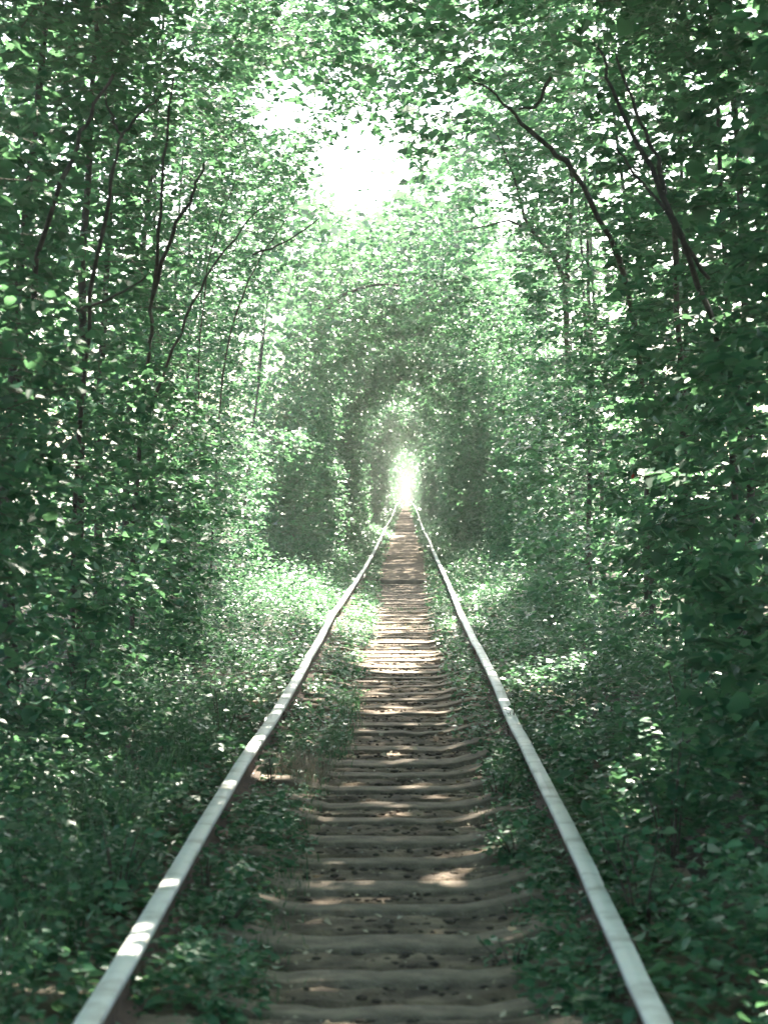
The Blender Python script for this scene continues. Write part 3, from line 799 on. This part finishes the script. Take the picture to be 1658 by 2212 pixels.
def blades(n, fx, fy, hmin, hmax, bend, wdt=.004):
    X = fx(n); Y = fy(n); h = rnd(n, hmin, hmax)
    B = np.stack([X, Y, terr(X, Y)], 1)
    d = rng.normal(0, 1, (n, 2)); d /= np.linalg.norm(d, axis=1)[:, None]
    s = np.stack([-d[:, 1], d[:, 0], np.zeros(n)], 1) * wdt
    b = rnd(n, .2, 1) * bend
    M1 = B + np.stack([d[:, 0] * h * b * .3, d[:, 1] * h * b * .3, h * .6], 1)
    M2 = B + np.stack([d[:, 0] * h * b, d[:, 1] * h * b, h * (1 - .3 * b)], 1)
    V = np.stack([B - s, B + s, M1 + s * .8, M1 - s * .8, M2 + s * .15, M2 - s * .15], 1).reshape(-1, 3)
    Fc = ((np.arange(n) * 6)[:, None, None] + np.array([(0, 1, 2, 3), (3, 2, 4, 5)])[None]).reshape(-1, 4)
    return V, Fc
# grass
Vg, Fg = join([blades(2600, lambda n: rng.normal(-.55, .07, n), lambda n: rnd(n, 5.5, 16), .03, .14, 1.0, .0025),
               blades(1500, lambda n: rng.normal(-.46, .06, n), lambda n: rnd(n, 13.5, 18), .04, .16, 1.0, .003),
               blades(1400, lambda n: -1.2 - rng.exponential(.3, n), lambda n: rnd(n, 6, 16), .15, .42, .8, .005),
               blades(700, lambda n: rng.normal(.46, .04, n), lambda n: rnd(n, 6, 12), .04, .14, .8),
               blades(500, lambda n: rnd(n, -.3, .25), lambda n: rng.choice([26.8, 27.2, 30.8, 31.3], n) + rng.normal(0, .12, n), .03, .10, .8)])
o = link('grass', np_mesh('grass', Vg, Fg), M_GRASS)
tag(o, 'thin green grass along the edges of the dirt path', 'grass', None, 'stuff')
# dry grass tuft at the left of the path
Vt, Ft = join([blades(520, lambda n: rng.normal(-.60, .075, n), lambda n: rng.normal(12.6, .32, n), .10, .26, 1.1, .0022)])
o = link('dry_grass_tuft', np_mesh("dry_grass_tuft", Vt, Ft), M_STRAW)
tag(o, 'greyish dry grass tuft between the left rail and the path', None, None, 'stuff')

# single plants that stand out
def plant(px, py, Z, h, spreadr, n, size, mat, meshes, label, name='shrub', stems=5):
    b = at(px, py, Z); b[2] = float(terr(np.array([b[0]]), np.array([Z]))[0])
    root = empty(name, tuple(b)); tag(root, label, 'plant')
    parts = []; tips = []
    for s in range(stems):
        a = rng.uniform(0, 6.28); rr = spreadr * rng.uniform(.2, 1)
        tip = b + np.array([math.cos(a) * rr, math.sin(a) * rr, h * rng.uniform(.7, 1.05)])
        V, Fc = tube([b + np.array([math.cos(a), math.sin(a), 0]) * .02, b * .5 + tip * .5 + np.array([0, 0, h * .12]), tip], [.005, .004, .002], 5)
        st = link('stem', np_mesh('stem', V - b, Fc, True), M_TWIG, root)
        tips.append(tip)
    P0 = []
    for k in range(n):
        tip = tips[k % stems]; t = rng.uniform(.35, 1.02)
        P0.append(b * (1 - t) + tip * t + np.array([0, 0, h * .12 * 4 * t * (1 - t)]) + rng.normal(0, .02, 3))
    P0 = np.array(P0); D = rng.normal(0, 1, (n, 3)); D[:, 2] = rng.uniform(-.4, .25, n)
    fr = frames(P0, D, size * rng.uniform(.6, 1.2, n), .35)
    leaf_objects(fr, range(n), root, meshes)
    return root
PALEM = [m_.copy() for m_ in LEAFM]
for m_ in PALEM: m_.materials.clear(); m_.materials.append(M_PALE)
plant(1450, 1780, 9.2, .62, .22, 70, .085, None, LEAFMR, 'shrub with big pale leaves at the lower right edge', stems=6)
plant(1390, 2000, 7.9, .42, .26, 110, .05, None, LEAFMH, 'fine leaved bushy plant in the lower right corner', stems=8)
plant(1330, 1830, 8.8, .38, .22, 80, .055, None, LEAFMH, 'herb just above the bushy plant in the lower right', stems=6)
plant(1110, 2040, 7.5, .17, .14, 50, .045, None, LEAFMH, 'small herb leaning over the path beside the lowest sleepers on the right', stems=5)
plant(1120, 1830, 9.6, .20, .14, 60, .045, None, LEAFMH, 'broad leaved herb between the path and the right rail near the sun patch', stems=5)
plant(1080, 1700, 11.5, .20, .12, 50, .045, None, LEAFMH, 'herb on the right of the path, level with the dry grass tuft', stems=5)
plant(1105, 1640, 14.2, .30, .07, 26, .05, None, LEAFMH, 'thin herb whose leaves overlap the inner edge of the right rail', stems=3)
plant(470, 2030, 8.0, .20, .2, 90, .05, None, LEAFMH, 'dark broad leaved herb on the inner side of the left rail at the bottom', stems=7)
plant(440, 1850, 8.7, .24, .06, 24, .05, None, LEAFMH, 'herb whose leaves lap over the left rail near the bottom', stems=3)
plant(250, 1950, 8.3, .36, .25, 100, .05, None, LEAFMH, 'feathery green plant outside the left rail at the bottom left', stems=8)
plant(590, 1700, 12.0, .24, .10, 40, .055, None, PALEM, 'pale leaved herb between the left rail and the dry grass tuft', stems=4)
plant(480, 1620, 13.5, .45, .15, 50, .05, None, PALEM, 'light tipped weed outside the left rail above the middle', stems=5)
plant(170, 1290, 13.6, .8, .3, 60, .09, None, LEAFMR, 'big leaved bush at the left edge below the dark hollow', stems=6)
plant(1480, 1480, 13.0, .75, .25, 60, .085, None, LEAFMR, 'big leaved bush at the right edge beside the dark hollow', stems=6)

# fallen leaves, clods, stones on the path
DRYM = [m_.copy() for m_ in LEAFM]
for m_ in DRYM: m_.materials.clear(); m_.materials.append(M_DRY)
for k in range(110):
    Y = 6.3 + 26 * rng.random() ** 1.3; x = rng.uniform(-.42, .36)
    if rng.random() < .45: x = rng.choice([-1, 1]) * rng.uniform(.3, .46) - .04
    z = max(float(dirt_z(np.array([x]), np.array([Y]))[0]), -.02) + .016
    i = int(np.searchsorted(E, Y, side='right') - 1)
    if 0 <= i < len(E) and Y - E[i] < depths[i]: z = max(z, .012 + .058 * max(0, (abs(x - XC) - .33) / .25))
    o = bpy.data.objects.new('fallen_leaf', DRYM[k % 3]); COL.objects.link(o)
    s = rng.uniform(.022, .05); o.scale = (s, s, s); o.location = (x, Y, z)
    o.rotation_euler = (rng.normal(0, .3), rng.normal(0, .3), rng.uniform(0, 6.28))
    tag(o, 'small dry pale leaf lying on the brown path', 'fallen leaf', 'dry leaves fallen on the path')
ico = np.array([(0, 0, 1), (.89, 0, .45), (.28, .85, .45), (-.72, .53, .45), (-.72, -.53, .45), (.28, -.85, .45), (.72, .53, -.45), (-.28, .85, -.45), (-.89, 0, -.45), (-.28, -.85, -.45), (.72, -.53, -.45), (0, 0, -1)])
icf = [(0, 1, 2), (0, 2, 3), (0, 3, 4), (0, 4, 5), (0, 5, 1), (1, 6, 2), (2, 7, 3), (3, 8, 4), (4, 9, 5), (5, 10, 1), (6, 7, 2), (7, 8, 3), (8, 9, 4), (9, 10, 5), (10, 6, 1), (11, 7, 6), (11, 8, 7), (11, 9, 8), (11, 10, 9), (11, 6, 10)]
def pebbles(n, y0, y1, s0, s1, xw=.42):
    Y = rnd(n, y0, y1); X = rng.normal(-.02, xw * .6, n).clip(-.6, .5)
    Zp = dirt_z(X, Y) + .002
    V = ico[None] * rng.uniform(.6, 1.2, (n, 12, 1)) * (rng.uniform(s0, s1, (n, 1, 1)) * np.array([1.3, 1, .55]))
    V = V + np.stack([X, Y, Zp], 1)[:, None, :]
    return V.reshape(-1, 3), ((np.arange(n) * 12)[:, None, None] + np.array(icf)[None]).reshape(-1, 3)
V, Fc = join([pebbles(2600, 5.5, STEP, .003, .012), pebbles(900, 6, 22, .010, .022)])
o = link('earth_clods', np_mesh('earth_clods', V, Fc), M_CLOD); tag(o, 'dark crumbs of earth scattered over the brown path', 'earth', None, 'stuff')
n_ = 1600
Y_ = rnd(n_, 5.5, 34); X_ = np.where(rng.random(n_) < .5, rnd(n_, -.5, .42), rng.choice([-1, 1], n_) * rnd(n_, .28, .52) - .05)
P_ = np.stack([X_, Y_, dirt_z(X_, Y_) + .010], 1); D_ = rng.normal(0, 1, (n_, 3)); D_[:, 2] *= .2
V, Fc = leaf_verts(frames(P_, D_, rnd(n_, .010, .028), .25), False)
o = link('leaf_litter', np_mesh('leaf_litter', V, Fc), M_DRY); tag(o, 'scraps of dead leaves strewn over the brown path', 'leaf litter', None, 'stuff')
V, Fc = pebbles(260, 5.5, 40, .004, .010)
o = link('gravel', np_mesh('gravel', V, Fc), M_STONE); tag(o, 'tiny pale pebbles and scraps on the brown path', 'gravel', None, 'stuff')

# ------------------------------------------------------------------ haze
if HAZE > 0:
    m, n = new_mat('haze_air')
    pv = n.nodes.new('ShaderNodeVolumePrincipled'); pv.inputs['Color'].default_value = (1.0, .97, .90, 1)
    pv.inputs['Density'].default_value = HAZE; pv.inputs['Anisotropy'].default_value = 0.55
    oo = n.nodes.new('ShaderNodeOutputMaterial'); n.links.new(pv.outputs[0], oo.inputs['Volume'])
    V = np.array([(x, y, z) for x in (-162, 162) for y in (-62, 1204) for z in (-2.0, 10.6)], float)
    Fc = np.array([(0, 1, 3, 2), (4, 6, 7, 5), (0, 4, 5, 1), (2, 3, 7, 6), (0, 2, 6, 4), (1, 5, 7, 3)])
    o = link('haze', np_mesh('haze', V, Fc), m); tag(o, 'pale sunlit air between the trees', 'haze', None, 'stuff')
